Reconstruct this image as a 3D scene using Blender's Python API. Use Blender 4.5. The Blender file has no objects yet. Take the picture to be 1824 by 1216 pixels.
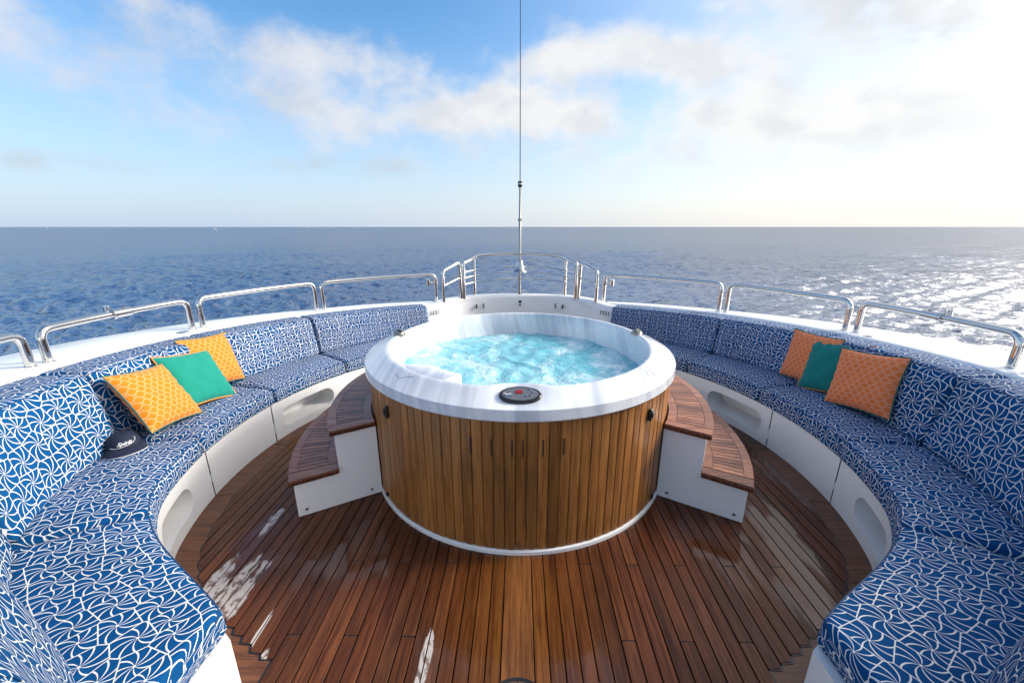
import bpy, math, random
import numpy as np
from mathutils import Vector, Matrix
rnd = random.Random(7)
R = math.radians
sc = bpy.context.scene
C = sc.collection

# ------------------------------------------------------------------ camera
cam_d = bpy.data.cameras.new('camera'); cam = bpy.data.objects.new('camera', cam_d); C.objects.link(cam)
cam_d.sensor_width = 36; cam_d.lens = 36*707/1824; cam_d.clip_start = .05; cam_d.clip_end = 200000
cam.location = (0, 0, 1.75); cam.rotation_euler = (R(90-16.095), 0, R(1.09))
sc.camera = cam
# ------------------------------------------------------------------ view
sc.view_settings.view_transform = 'Standard'; sc.view_settings.look = 'None'
sc.view_settings.exposure = 0.3; sc.view_settings.gamma = 1
SUN_AZ, SUN_EL = 78.0, 27.0      # clockwise from the bow, degrees
sd = Vector((math.sin(R(SUN_AZ))*math.cos(R(SUN_EL)), math.cos(R(SUN_AZ))*math.cos(R(SUN_EL)), math.sin(R(SUN_EL))))
sl = bpy.data.lights.new('sun', 'SUN'); sun = bpy.data.objects.new('sun', sl); C.objects.link(sun)
sl.energy = 2.5; sl.angle = R(11); sl.color = (1, .94, .87)
sun.rotation_euler = sd.to_track_quat('Z', 'Y').to_euler(); sun.location = (20, 5, 15)

# ------------------------------------------------------------------ node helper
class NT:
    def __init__(s, tree): s.t = tree
    def n(s, typ, **kw):
        nd = s.t.nodes.new(typ)
        for k, v in kw.items(): setattr(nd, k, v)
        return nd
    def put(s, sock, v):
        if v is None: return
        if isinstance(v, bpy.types.NodeSocket): s.t.links.new(v, sock)
        else: sock.default_value = v
    def m(s, op, a, b=None, c=None, clamp=False):
        nd = s.n('ShaderNodeMath', operation=op, use_clamp=clamp)
        s.put(nd.inputs[0], a); s.put(nd.inputs[1], b); s.put(nd.inputs[2], c)
        return nd.outputs[0]
    def v(s, op, a, b=None):
        nd = s.n('ShaderNodeVectorMath', operation=op)
        s.put(nd.inputs[0], a)
        if op == 'SCALE': s.put(nd.inputs['Scale'], b)
        else: s.put(nd.inputs[1], b)
        return nd.outputs['Value'] if op in ('DOT_PRODUCT', 'LENGTH', 'DISTANCE') else nd.outputs[0]
    def xyz(s, v):
        nd = s.n('ShaderNodeSeparateXYZ'); s.put(nd.inputs[0], v); return nd.outputs
    def comb(s, x=0., y=0., z=0.):
        nd = s.n('ShaderNodeCombineXYZ'); s.put(nd.inputs[0], x); s.put(nd.inputs[1], y); s.put(nd.inputs[2], z); return nd.outputs[0]
    def noise(s, vec, scale, detail=4., rough=.55, dist=0.):
        nd = s.n('ShaderNodeTexNoise'); s.put(nd.inputs['Vector'], vec)
        nd.inputs['Scale'].default_value = scale; nd.inputs['Detail'].default_value = detail
        nd.inputs['Roughness'].default_value = rough; nd.inputs['Distortion'].default_value = dist
        return nd.outputs[0]
    def ss(s, x, lo, hi):
        nd = s.n('ShaderNodeMapRange', interpolation_type='SMOOTHSTEP')
        s.put(nd.inputs[0], x); nd.inputs[1].default_value = lo; nd.inputs[2].default_value = hi
        nd.inputs[3].default_value = 0; nd.inputs[4].default_value = 1
        return nd.outputs[0]
    def mr(s, x, lo, hi, a, b):
        nd = s.n('ShaderNodeMapRange'); s.put(nd.inputs[0], x)
        for i, q in enumerate((lo, hi, a, b)): nd.inputs[i+1].default_value = q
        return nd.outputs[0]
    def mix(s, f, a, b, blend='MIX'):
        nd = s.n('ShaderNodeMix', data_type='RGBA', blend_type=blend)
        s.put(nd.inputs[0], f)
        for k, q in ((6, a), (7, b)):
            s.put(nd.inputs[k], q if isinstance(q, bpy.types.NodeSocket) else (*q, 1) if len(q) == 3 else q)
        return nd.outputs[2]
    def bump(s, h, strength=.2, dist=.01):
        nd = s.n('ShaderNodeBump'); s.put(nd.inputs['Height'], h)
        nd.inputs['Strength'].default_value = strength; nd.inputs['Distance'].default_value = dist
        return nd.outputs[0]

# ------------------------------------------------------------------ world
w = bpy.data.worlds.new('World'); sc.world = w; w.use_nodes = True
w.cycles.sampling_method = 'MANUAL'; w.cycles.sample_map_resolution = 512
wt = w.node_tree; wt.nodes.clear(); N = NT(wt)
sky = N.n('ShaderNodeTexSky', sky_type='NISHITA'); sky.sun_disc = False
sky.sun_elevation = R(SUN_EL); sky.sun_rotation = R(SUN_AZ)
sky.air_density = 1.0; sky.dust_density = 1.2; sky.ozone_density = 2.5
tc = N.n('ShaderNodeTexCoord'); D = tc.outputs['Generated']
dx, dy, dz = N.xyz(D)
az = N.m('MULTIPLY', N.m('ARCTAN2', dx, dy), 180/math.pi)
el = N.m('MULTIPLY', N.m('ARCSINE', dz), 180/math.pi)
ae = N.comb(az, el, 0.)
pv = N.v('MULTIPLY', ae, (.07, .105, 0.))
n1 = N.noise(pv, 2.4, 7, .54, .1)
BL = [(-25.6,17.6,8,2.8,1.),(-30,13.6,5,1.9,.6),(-22,11.6,4.2,2.4,.8),(-14.4,17.5,6,2.6,.55),(-11,13.0,8.5,2.2,1.),
 (-1.5,15.4,6.5,3.2,.95),(7,13.2,8,2.7,1.05),(5,19.3,5,2,1.05),(13,20,7,2.4,.85),(22,18,8,2.4,.75),(27,12,9,4.2,1.1),
 (44,8,13,7,1.2),(42,21,13,4.5,1.05),(26,24.5,8,2,.8),(-46,14.5,9,3.2,.75),(-38.5,20,5,2.,.65),(-52,19,6,3,.55),(-36,10,10,2.2,.5),(-8,8.5,16,2,.35),(15,7,14,3,.5)]
dens = None
for a0, e0, sa, se, wgt in BL:
    g = N.v('MULTIPLY', N.v('SUBTRACT', ae, (a0, e0, 0.)), (1/sa, 1/se, 0.))
    e = N.m('MULTIPLY', N.m('EXPONENT', N.m('MULTIPLY', N.v('DOT_PRODUCT', g, g), -1.)), wgt)
    dens = e if dens is None else N.m('ADD', dens, e)
# the rest of the dome carries the same broken cloud
n2 = N.noise(N.v('MULTIPLY', D, (1.8, 1.8, 3.)), 1., 3, .5)
away = N.m('MAXIMUM', N.ss(N.m('ABSOLUTE', az), 52, 70), N.ss(el, 25, 34))
dens = N.m('ADD', dens, N.m('MULTIPLY', away, N.m('MULTIPLY', N.ss(n2, .40, .60), .8)))
cl = N.ss(N.m('ADD', dens, N.m('MULTIPLY', N.m('SUBTRACT', n1, .5), 1.9)), .12, 1.1)
cl = N.m('MULTIPLY', cl, N.ss(el, 3., 10.5))
sdot = N.m('MAXIMUM', N.v('DOT_PRODUCT', D, tuple(sd)), 0.)
glow = N.m('POWER', sdot, 2.6); glow2 = N.m('POWER', sdot, 26.)
hs = N.n('ShaderNodeHueSaturation'); hs.inputs['Saturation'].default_value = 1.25; hs.inputs['Value'].default_value = 1.33; hs.inputs['Hue'].default_value = .497
N.put(hs.inputs['Color'], N.v('SCALE', sky.outputs[0], .15)); skyc = hs.outputs[0]
# milky air towards the horizon and round the veiled sun
hz = N.m('MULTIPLY', N.m('SUBTRACT', 1., N.ss(el, -6., 25.)), .96)
hcol = N.mix(N.ss(N.m('ADD', az, N.m('MULTIPLY', el, -.3)), -45, 48), (.47, .59, .76), (.77, .763, .75))
skyc = N.mix(hz, skyc, hcol)
skyc = N.mix(N.m('MULTIPLY', glow, 1.0, clamp=True), skyc, (.78, .777, .765))
grey = N.ss(N.noise(N.v('ADD', pv, (.03, .16, 0.)), 2.2, 4, .5, .25), .42, .66)
ccol = N.mix(N.m('MULTIPLY', glow, 1.2, clamp=True), N.mix(N.ss(az, -40, 5), (.62, .645, .71), (.76, .755, .75)), (.83, .825, .81))
ccol = N.mix(N.m('MULTIPLY', grey, .5), ccol, N.v('MULTIPLY', ccol, (.72, .76, .82)))
skyc = N.mix(N.m('MULTIPLY', cl, .93), skyc, ccol)
# thin grey streaks low over the sea
for a0, e0, sa, se in [(-25.8,7.1,4,.9),(-17.9,7.4,4,1.),(-48.5,5.6,6,.9),(38,20,9,2.6),(43,16.5,6,1.3)]:
    g = N.v('MULTIPLY', N.v('SUBTRACT', ae, (a0, e0, 0.)), (1/sa, 1/se, 0.))
    g = N.m('MULTIPLY', N.m('EXPONENT', N.m('MULTIPLY', N.v('DOT_PRODUCT', g, g), -1.)), N.ss(n1, .35, .6))
    skyc = N.mix(N.m('MULTIPLY', g, .6), skyc, (.48, .53, .58))
skyc = N.mix(glow2, skyc, (14., 13., 11.8))
bg = N.n('ShaderNodeBackground'); N.put(bg.inputs[0], skyc); bg.inputs[1].default_value = 1.0
wo = N.n('ShaderNodeOutputWorld'); wt.links.new(bg.outputs[0], wo.inputs[0])

# ------------------------------------------------------------------ materials
M = {}
def mat(name):
    m = bpy.data.materials.new(name); m.use_nodes = True; t = m.node_tree
    b = t.nodes['Principled BSDF']; M[name] = m
    return m, NT(t), b
def simple(name, col, rough=.5, metal=0., **kw):
    m, n, b = mat(name)
    b.inputs['Base Color'].default_value = (*col, 1); b.inputs['Roughness'].default_value = rough; b.inputs['Metallic'].default_value = metal
    for k, v in kw.items(): b.inputs[k.replace('_', ' ')].default_value = v
    return n, b
def posn(n): return n.n('ShaderNodeNewGeometry').outputs['Position']
def orand(n): return n.n('ShaderNodeObjectInfo').outputs['Random']

n, b = simple('gelcoat', (.80, .795, .78), .22)
p = posn(n); s = n.noise(p, 3.5, 6, .6); s2 = n.noise(p, 60, 3)
n.put(b.inputs['Base Color'], n.mix(n.ss(s, .35, .75), (.85, .845, .83), (.82, .815, .80)))
n.put(b.inputs['Roughness'], n.mr(s, .3, .7, .20, .27)); n.put(b.inputs['Normal'], n.bump(s2, .05, .002))
n, b = simple('steel', (.66, .65, .63), .09, 1.)
p = posn(n); n.put(b.inputs['Roughness'], n.mr(n.noise(p, 25, 4), .3, .7, .04, .17))
simple('black_plastic', (.012, .013, .016), .3)
simple('dark_hole', (.01, .01, .011), .6)
n, b = simple('caulk', (.012, .012, .014), .4)
simple('gloss_panel', (.05, .055, .065), .12)
simple('panel_face', (.13, .135, .15), .18)
n, b = simple('led', (.25, .01, .015), .2); b.inputs['Emission Color'].default_value = (.6, .02, .02, 1); b.inputs['Emission Strength'].default_value = .12
simple('white_print', (.8, .8, .8), .5)
simple('blue_print', (.05, .15, .6), .5)
simple('scratch_line', (.58, .58, .60), .4)
simple('bell_steel', (.5, .5, .5), .2, 1.)
simple('pole_steel', (.34, .33, .31), .22, 1.)
n, b = simple('screw', (.35, .32, .28), .3, 1.)
simple('navy_cotton', (.006, .012, .035), .8)
simple('orange_piping', (.75, .27, .03), .7)
simple('green_piping', (.01, .12, .10), .7)
simple('navy_piping', (.004, .045, .13), .8)
simple('sail', (.8, .8, .8), .6)

def upholstery(name, blue, white):
    m, n, b = mat(name)
    uv = n.n('ShaderNodeTexCoord').outputs['UV']
    p = n.v('SCALE', uv, 1/.108)
    vo = n.n('ShaderNodeTexVoronoi', voronoi_dimensions='2D', feature='F1'); vo.inputs['Scale'].default_value = 1; vo.inputs['Randomness'].default_value = .32
    n.put(vo.inputs['Vector'], p)
    ve = n.n('ShaderNodeTexVoronoi', voronoi_dimensions='2D', feature='DISTANCE_TO_EDGE'); ve.inputs['Scale'].default_value = 1; ve.inputs['Randomness'].default_value = .32
    n.put(ve.inputs['Vector'], p)
    d = n.v('SUBTRACT', p, vo.outputs['Position']); x, y, _ = n.xyz(d)
    r = vo.outputs['Distance']; th = n.m('ARCTAN2', y, x)
    cr = n.xyz(vo.outputs['Color'])[0]
    ph = n.m('ADD', n.m('ADD', n.m('MULTIPLY', th, 9/(2*math.pi)), n.m('MULTIPLY', n.m('POWER', r, 1.3), 1.5)), n.m('MULTIPLY', cr, 5.))
    fr = n.m('ABSOLUTE', n.m('SUBTRACT', n.m('FRACT', ph), .5))
    wid = n.m('MAXIMUM', n.m('SUBTRACT', .118, n.m('MULTIPLY', r, .10)), .034)
    st = n.ss(n.m('SUBTRACT', fr, wid), .03, -.03)
    ed = n.ss(ve.outputs['Distance'], .022, .010)
    core = n.ss(r, .05, .03)
    wm = n.m('MAXIMUM', n.m('MAXIMUM', st, ed), core)
    big = n.noise(posn(n), 2.2, 3)
    bl = n.mix(n.ss(big, .3, .7), blue, tuple(c*1.3 for c in blue))
    n.put(b.inputs['Base Color'], n.mix(wm, bl, white))
    b.inputs['Roughness'].default_value = .85; b.inputs['Specular IOR Level'].default_value = .08
    n.put(b.inputs['Normal'], n.bump(n.noise(n.v('MULTIPLY', posn(n), (1., 1., 1.6)), 7, 3, .5, .8), .5, .02))
    
upholstery('pinwheel_fabric', (.0025, .056, .172), (.72, .72, .69))

def hexfab(name, base, line):
    m, n, b = mat(name)
    uv = n.n('ShaderNodeTexCoord').outputs['UV']; x, y, _ = n.xyz(uv)
    H, P = .031, .048
    yy = n.m('DIVIDE', y, H); row = n.m('FLOOR', yy); f = n.m('SUBTRACT', n.m('FRACT', yy), .5)
    par = n.m('MULTIPLY', n.m('FLOORED_MODULO', row, 2.), .5)
    tri = n.m('SUBTRACT', n.m('MULTIPLY', n.m('PINGPONG', n.m('ADD', n.m('DIVIDE', x, P), par), .5), 4.), 1.)
    tz = n.m('MULTIPLY', n.m('MINIMUM', n.m('MAXIMUM', n.m('MULTIPLY', tri, 1.8), -1.), 1.), .26)
    l1 = n.ss(n.m('ABSOLUTE', n.m('SUBTRACT', f, n.m('ADD', tz, .07))), .075, .03)
    l2 = n.ss(n.m('ABSOLUTE', n.m('SUBTRACT', f, n.m('SUBTRACT', tz, .10))), .06, .02)
    l = n.m('MAXIMUM', l1, n.m('MULTIPLY', l2, .7))
    n.put(b.inputs['Base Color'], n.mix(n.m('MULTIPLY', l, .72), base, line))
    b.inputs['Roughness'].default_value = .8; b.inputs['Sheen Weight'].default_value = .2; b.inputs['Specular IOR Level'].default_value = .2
    n.put(b.inputs['Normal'], n.bump(n.m('MULTIPLY', n.noise(uv, 13, 4), 6.), .3, .003))
hexfab('orange_fabric', (.74, .19, .008), (.80, .54, .28))
hexfab('rust_fabric', (.80, .19, .05), (.82, .50, .36))
for nm, col in (('green_fabric', (.004, .235, .175)), ('teal_fabric', (.004, .19, .17))):
    n, b = simple(nm, col, .8); b.inputs['Sheen Weight'].default_value = .2; b.inputs['Specular IOR Level'].default_value = .2
    uv = n.n('ShaderNodeTexCoord').outputs['UV']
    n.put(b.inputs['Normal'], n.bump(n.m('MULTIPLY', n.noise(uv, 11, 4), 6.), .3, .003))

def wood(name, axis, cols, rough=.45, grain=1., wet=None):
    m, n, b = mat(name)
    P = posn(n); rv = orand(n)
    sc3 = [55, 55, 55]; sc3[axis] = 2.2
    q = n.v('ADD', n.v('MULTIPLY', P, tuple(sc3)), n.comb(n.m('MULTIPLY', rv, 83.), n.m('MULTIPLY', rv, 37.), n.m('MULTIPLY', rv, 59.)))
    g1 = n.noise(q, 1., 6, .65, .6); g2 = n.noise(q, 3.6, 3, .6)
    g = n.m('ADD', n.m('MULTIPLY', g1, .7), n.m('MULTIPLY', g2, .3))
    c = n.mix(n.ss(g, .36, .62), cols[0], cols[1])
    tone = n.m('FRACT', n.m('MULTIPLY', rv, 7.31))
    c = n.mix(n.ss(tone, .2, .95), c, n.mix(n.ss(g, .36, .62), cols[2], cols[3]))
    big = n.noise(P, 1.7, 5, .6)
    val = n.m('ADD', n.m('MULTIPLY', big, .7), n.m('MULTIPLY', rv, .45))
    c = n.mix(1., c, n.comb(*(n.mr(val, .25, .8, .50, 1.25),)*3), 'MULTIPLY')
    rg = n.mr(g, .3, .7, rough-.08, rough+.1)
    if wet: c, rg = wet(n, P, rv, g, c, rg, b)
    n.put(b.inputs['Base Color'], c); n.put(b.inputs['Roughness'], rg)
    n.put(b.inputs['Normal'], n.bump(g, .25*grain, .003))
    return n, b
def blobs(n, x, y, L):
    tot = None
    for x0, y0, sx, sy in L:
        e = n.m('ADD', n.m('POWER', n.m('DIVIDE', n.m('SUBTRACT', x, x0), sx), 2.), n.m('POWER', n.m('DIVIDE', n.m('SUBTRACT', y, y0), sy), 2.))
        e = n.m('EXPONENT', n.m('MULTIPLY', e, -1.)); tot = e if tot is None else n.m('MAXIMUM', tot, e)
    return tot
def deck_wet(n, P, rv, g, c, rg, b):
    x, y, _ = n.xyz(P)
    q = n.v('ADD', n.v('MULTIPLY', P, (7., 2.2, 1.)), n.comb(n.m('MULTIPLY', rv, 2.5), n.m('MULTIPLY', rv, 1.5), 0.))
    nz = n.noise(q, 1., 6, .6, .5)
    low = n.noise(n.v('MULTIPLY', P, (1.6, 1.0, 1.)), 1., 3, .5)
    # standing film of water: glossy and darker, with ragged edges that break at the seams
    film = n.m('ADD', n.m('MULTIPLY', nz, .55), n.m('MULTIPLY', low, .75))
    film = n.m('ADD', film, n.m('MULTIPLY', blobs(n, x, y, [(1.60, 2.0, .16, .42), (1.05, 1.9, .3, .16), (0., 1.45, .45, .5), (1.95, 2.6, .15, .5), (-.75, 1.75, .35, .25), (-.35, 1.6, .3, .3)]), .22))
    wt = n.ss(film, .72, .81)
    damp = n.ss(n.m('ADD', film, n.m('MULTIPLY', rv, .08)), .55, .68)
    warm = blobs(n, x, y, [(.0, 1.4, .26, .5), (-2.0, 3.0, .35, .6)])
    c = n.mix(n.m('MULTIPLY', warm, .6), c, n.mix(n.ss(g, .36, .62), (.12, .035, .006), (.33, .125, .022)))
    c = n.mix(n.m('MULTIPLY', damp, .42), c, n.mix(.5, c, (.03, .011, .005)))
    c = n.mix(n.m('MULTIPLY', wt, .35), c, n.mix(.5, c, (.10, .032, .006)))
    # bleached, flaked patches on the port side
    fl = blobs(n, x, y, [(-1.55, 1.63, .05, .16), (-1.43, 1.60, .045, .20), (-1.37, 1.50, .05, .22), (-1.49, 1.50, .05, .10), (-1.16, 1.34, .016, .17), (-.385, 1.22, .028, .14), (-1.52, 2.04, .03, .14), (-1.07, 1.15, .02, .1)])
    fn = n.noise(n.v('MULTIPLY', P, (16., 6., 1.)), 1., 5, .62, .3)
    flm = n.ss(n.m('ADD', fl, n.m('MULTIPLY', n.m('SUBTRACT', fn, .5), 1.5)), .44, .62)
    flm = n.m('MULTIPLY', n.m('MULTIPLY', flm, n.ss(fl, .08, .2)), n.mr(n.ss(n.noise(n.v('MULTIPLY', P, (34., 20., 1.)), 1., 4, .6), .50, .60), 0, 1, 1, .25))
    c = n.mix(n.m('MULTIPLY', flm, .93), c, (.52, .47, .44))
    rg = n.m('ADD', n.m('MULTIPLY', rg, n.m('SUBTRACT', 1., n.m('MULTIPLY', damp, .35))), 0.)
    n.put(b.inputs['Coat Weight'], n.m('MULTIPLY', wt, .75)); b.inputs['Coat Roughness'].default_value = .03
    rg = n.mr(wt, 0, 1, 0, 1) if False else n.m('MULTIPLY', rg, n.m('SUBTRACT', 1., n.m('MULTIPLY', wt, .45)))
    return c, rg
DK = [(.052, .013, .005), (.155, .046, .015), (.070, .021, .008), (.20, .070, .026)]
_, b = wood('deck_teak', 1, DK, .46, 1., deck_wet); b.inputs['Specular IOR Level'].default_value = .25
_, b = wood('king_teak', 1, [(.085, .027, .006), (.205, .074, .016)]*2, .40, 1.)
wood('margin_teak', 0, [(.07, .024, .009), (.17, .065, .026)]*2, .42, .7)
wood('tread_teak', 0, [(.17, .062, .032), (.34, .145, .078), (.22, .09, .048), (.40, .185, .105)], .20, .3)
wood('nosing', 1, [(.07, .018, .007), (.16, .045, .018)]*2, .25, .4)
wood('cedar', 2, [(.17, .060, .012), (.33, .135, .032), (.22, .082, .018), (.40, .172, .044)], .40, .8)

# marbled acrylic shell of the tub
n, b = simple('acrylic', (.8, .8, .82), .14)
P = posn(n); x, y, z = n.xyz(P)
ang = n.m('ARCTAN2', x, n.m('SUBTRACT', y, 2.87)); rr = n.m('SQRT', n.m('ADD', n.m('POWER', x, 2.), n.m('POWER', n.m('SUBTRACT', y, 2.87), 2.)))
q = n.comb(n.m('ADD', n.m('MULTIPLY', n.m('ADD', x, n.m('MULTIPLY', y, -.12)), 9.), n.m('MULTIPLY', z, 2.)), n.m('MULTIPLY', y, .5), n.m('MULTIPLY', z, .8))
st = n.noise(q, 1., 5, .6, .3); st2 = n.noise(n.v('SCALE', q, .35), 1., 3)
v = n.m('ADD', n.m('MULTIPLY', st, .6), n.m('MULTIPLY', st2, .5))
n.put(b.inputs['Base Color'], n.mix(n.ss(v, .44, .68), (.80, .80, .81), (.47, .50, .56)))
b.inputs['Coat Weight'].default_value = .5; b.inputs['Coat Roughness'].default_value = .04
n.put(b.inputs['Roughness'], n.mr(n.noise(P, 9, 4), .3, .7, .12, .3))

# churned tub water
m, n, b = mat('tub_water')
P = posn(n)
wv = n.n('ShaderNodeTexNoise'); n.put(wv.inputs['Vector'], P); wv.inputs['Scale'].default_value = 2.4; wv.inputs['Detail'].default_value = 3
Q = n.v('ADD', n.v('MULTIPLY', P, (1., .75, 1.)), n.v('SCALE', n.v('SUBTRACT', wv.outputs[1], (.5, .5, .5)), .55))
f1 = n.noise(n.v('MULTIPLY', Q, (1., 1.5, 1.)), 13., 8, .72, 1.2); f2 = n.noise(Q, 2.6, 5, .6, .5)
foam = n.ss(n.m('ADD', n.m('MULTIPLY', f1, .75), n.m('MULTIPLY', f2, .4)), .57, .74)
ridg = n.m('SUBTRACT', 1., n.m('MULTIPLY', n.m('ABSOLUTE', n.m('SUBTRACT', n.noise(Q, 5.2, 6, .6, .6), .5)), 9.), clamp=True)
foam = n.m('MAXIMUM', foam, n.m('MULTIPLY', n.m('MULTIPLY', ridg, n.ss(f2, .46, .62)), .6))
c = n.mix(n.ss(f2, .35, .65), (.19, .60, .70), (.45, .80, .86))
c = n.mix(foam, c, (.82, .90, .92))
n.put(b.inputs['Base Color'], c); n.put(b.inputs['Roughness'], n.mr(foam, 0, 1, .06, .5))
b.inputs['IOR'].default_value = 1.33
n.put(b.inputs['Normal'], n.bump(n.m('ADD', n.noise(Q, 22, 5, .6), n.m('MULTIPLY', n.noise(Q, 7, 4), 2.)), .55, .02))
tr = n.n('ShaderNodeBsdfTransparent'); tr.inputs[0].default_value = (.55, .9, .98, 1)
mx = n.n('ShaderNodeMixShader'); n.put(mx.inputs[0], n.m('MULTIPLY', n.m('SUBTRACT', 1., foam), .22))
m.node_tree.links.new(b.outputs[0], mx.inputs[1]); m.node_tree.links.new(tr.outputs[0], mx.inputs[2])
m.node_tree.links.new(mx.outputs[0], m.node_tree.nodes['Material Output'].inputs[0])

# open sea
m, n, b = mat('sea_water')
P = posn(n); x, y, z = n.xyz(P)
dist = n.m('SQRT', n.m('ADD', n.m('POWER', x, 2.), n.m('POWER', y, 2.)))
patch = n.noise(n.v('MULTIPLY', P, (.010, .018, 0.)), 1., 4)
n.put(b.inputs['Base Color'], n.mix(n.ss(patch, .35, .65), (.0006, .034, .120), (.001, .048, .16)))
def slope(sx, sy, det, amp):
    q = n.n('ShaderNodeTexNoise'); n.put(q.inputs['Vector'], n.v('MULTIPLY', P, (sx, sy, 1.))); q.inputs['Scale'].default_value = 1.; q.inputs['Detail'].default_value = det; q.inputs['Roughness'].default_value = .62
    return n.v('MULTIPLY', n.v('SUBTRACT', q.outputs[1], (.5, .5, .5)), (amp, amp*1.25, 0.))
tilt_ = n.v('ADD', n.v('ADD', slope(2.8, 5.5, 3, .85), slope(.62, 1.9, 3, .75)), slope(.05, .17, 3, .38))
nv = n.v('NORMALIZE', n.v('ADD', n.n('ShaderNodeNewGeometry').outputs['Normal'], tilt_))
fre = n.n('ShaderNodeFresnel'); fre.inputs['IOR'].default_value = 1.34; n.put(fre.inputs['Normal'], nv)
gl = n.n('ShaderNodeBsdfGlossy'); gl.inputs['Roughness'].default_value = .12; n.put(gl.inputs['Normal'], nv)
n.put(b.inputs['Normal'], nv); b.inputs['Specular IOR Level'].default_value = 0.; b.inputs['Roughness'].default_value = .6
# the ruffled surface never turns into a mirror at grazing angles
mx = n.n('ShaderNodeMixShader'); n.put(mx.inputs[0], n.m('MINIMUM', n.m('MULTIPLY', fre.outputs[0], 2.1), .56))
m.node_tree.links.new(b.outputs[0], mx.inputs[1]); m.node_tree.links.new(gl.outputs[0], mx.inputs[2])
m.node_tree.links.new(mx.outputs[0], m.node_tree.nodes['Material Output'].inputs[0])

# ------------------------------------------------------------------ mesh helpers
def smooth(me, ang=40):
    for p in me.polygons: p.use_smooth = True
    try: me.set_sharp_from_angle(angle=R(ang))
    except Exception: pass
class MB:
    def __init__(s): s.v, s.f, s.uv = [], [], None
    def add(s, vs, fs):
        o = len(s.v); s.v += [tuple(q) for q in vs]; s.f += [tuple(i+o for i in f) for f in fs]; return s
    def box(s, c, d, rot=None):
        hx, hy, hz = d[0]/2, d[1]/2, d[2]/2
        vs = [Vector((x, y, z)) for x in (-hx, hx) for y in (-hy, hy) for z in (-hz, hz)]
        if rot is not None: vs = [rot @ q for q in vs]
        return s.add([q+Vector(c) for q in vs], [(0,1,3,2),(4,6,7,5),(0,4,5,1),(2,3,7,6),(0,2,6,4),(1,5,7,3)])
    def grid(s, rows, closed_u=False, closed_v=False):
        nr, nc = len(rows), len(rows[0]); fs = []
        for i in range(nr if closed_v else nr-1):
            for j in range(nc if closed_u else nc-1):
                i2, j2 = (i+1) % nr, (j+1) % nc
                fs.append((i*nc+j, i*nc+j2, i2*nc+j2, i2*nc+j))
        return s.add([p for r in rows for p in r], fs)
    def tube(s, pts, r, seg=12, closed=False, caps=True):
        pts = [Vector(p) for p in pts]; rows = []; n_ = len(pts); up = None
        for i, p in enumerate(pts):
            a = pts[i-1] if (i > 0 or closed) else p; c_ = pts[(i+1) % n_] if (i < n_-1 or closed) else p
            t = (c_-a).normalized()
            if up is None: up = Vector((0, 0, 1)) if abs(t.z) < .9 else Vector((1, 0, 0))
            u = (up - t*up.dot(t)).normalized(); up = u; w_ = t.cross(u)
            rr = r[i] if isinstance(r, (list, tuple)) else r
            rows.append([p+(u*math.cos(k*2*math.pi/seg)+w_*math.sin(k*2*math.pi/seg))*rr for k in range(seg)])
        o = len(s.v); s.grid(rows, closed_u=True, closed_v=closed)
        if caps and not closed:
            s.f.append(tuple(range(o+seg-1, o-1, -1))); e = o+(n_-1)*seg; s.f.append(tuple(range(e, e+seg)))
        return s
    def lathe(s, prof, c=(0, 0, 0), seg=48, closed_prof=False):
        rows = [[(c[0]+r*math.cos(2*math.pi*k/seg), c[1]+r*math.sin(2*math.pi*k/seg), c[2]+z) for k in range(seg)] for r, z in prof]
        return s.grid(rows, closed_u=True, closed_v=closed_prof)
    def prism(s, poly, z0, z1):
        n_ = len(poly)
        a = sum(poly[i][0]*poly[(i+1) % n_][1]-poly[(i+1) % n_][0]*poly[i][1] for i in range(n_))
        if a < 0: poly = poly[::-1]
        vs = [(q[0], q[1], z0) for q in poly]+[(q[0], q[1], z1) for q in poly]
        fs = [tuple(range(n_-1, -1, -1)), tuple(range(n_, 2*n_))]+[(i, (i+1) % n_, n_+(i+1) % n_, n_+i) for i in range(n_)]
        return s.add(vs, fs)
    def mesh(s, name, mt, org=(0, 0, 0), ang=40, flat=False):
        me = bpy.data.meshes.new(name); o = Vector(org)
        me.from_pydata([tuple(Vector(q)-o) for q in s.v], [], s.f)
        if mt: me.materials.append(M[mt])
        if s.uv: 
            l = me.uv_layers.new(name='UVMap')
            l.data.foreach_set('uv', [c_ for f in me.polygons for vi in f.vertices for c_ in s.uv[vi]])
        me.validate(); me.update()
        if not flat: smooth(me, ang)
        return me
    def build(s, name, mt, parent=None, ang=40, flat=False, bevel=0.):
        org = parent.get('_o', (0, 0, 0)) if parent else (0, 0, 0)
        ob = bpy.data.objects.new(name, s.mesh(name, mt, org, ang, flat)); C.objects.link(ob)
        if parent: ob.parent = parent; ob['_o'] = tuple(org)
        if bevel:
            bm = ob.modifiers.new('bevel', 'BEVEL'); bm.width = bevel; bm.segments = 2; bm.limit_method = 'ANGLE'; bm.angle_limit = R(40)
        return ob
def tag(o, label, cat, group=None):
    o['label'] = label; o['category'] = cat
    if group: o['group'] = group
    return o
def thing(name, loc, label, cat, group=None):
    o = bpy.data.objects.new(name, None); C.objects.link(o); o.location = loc; o['_o'] = tuple(loc); o.empty_display_size = .1
    return tag(o, label, cat, group)

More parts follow.
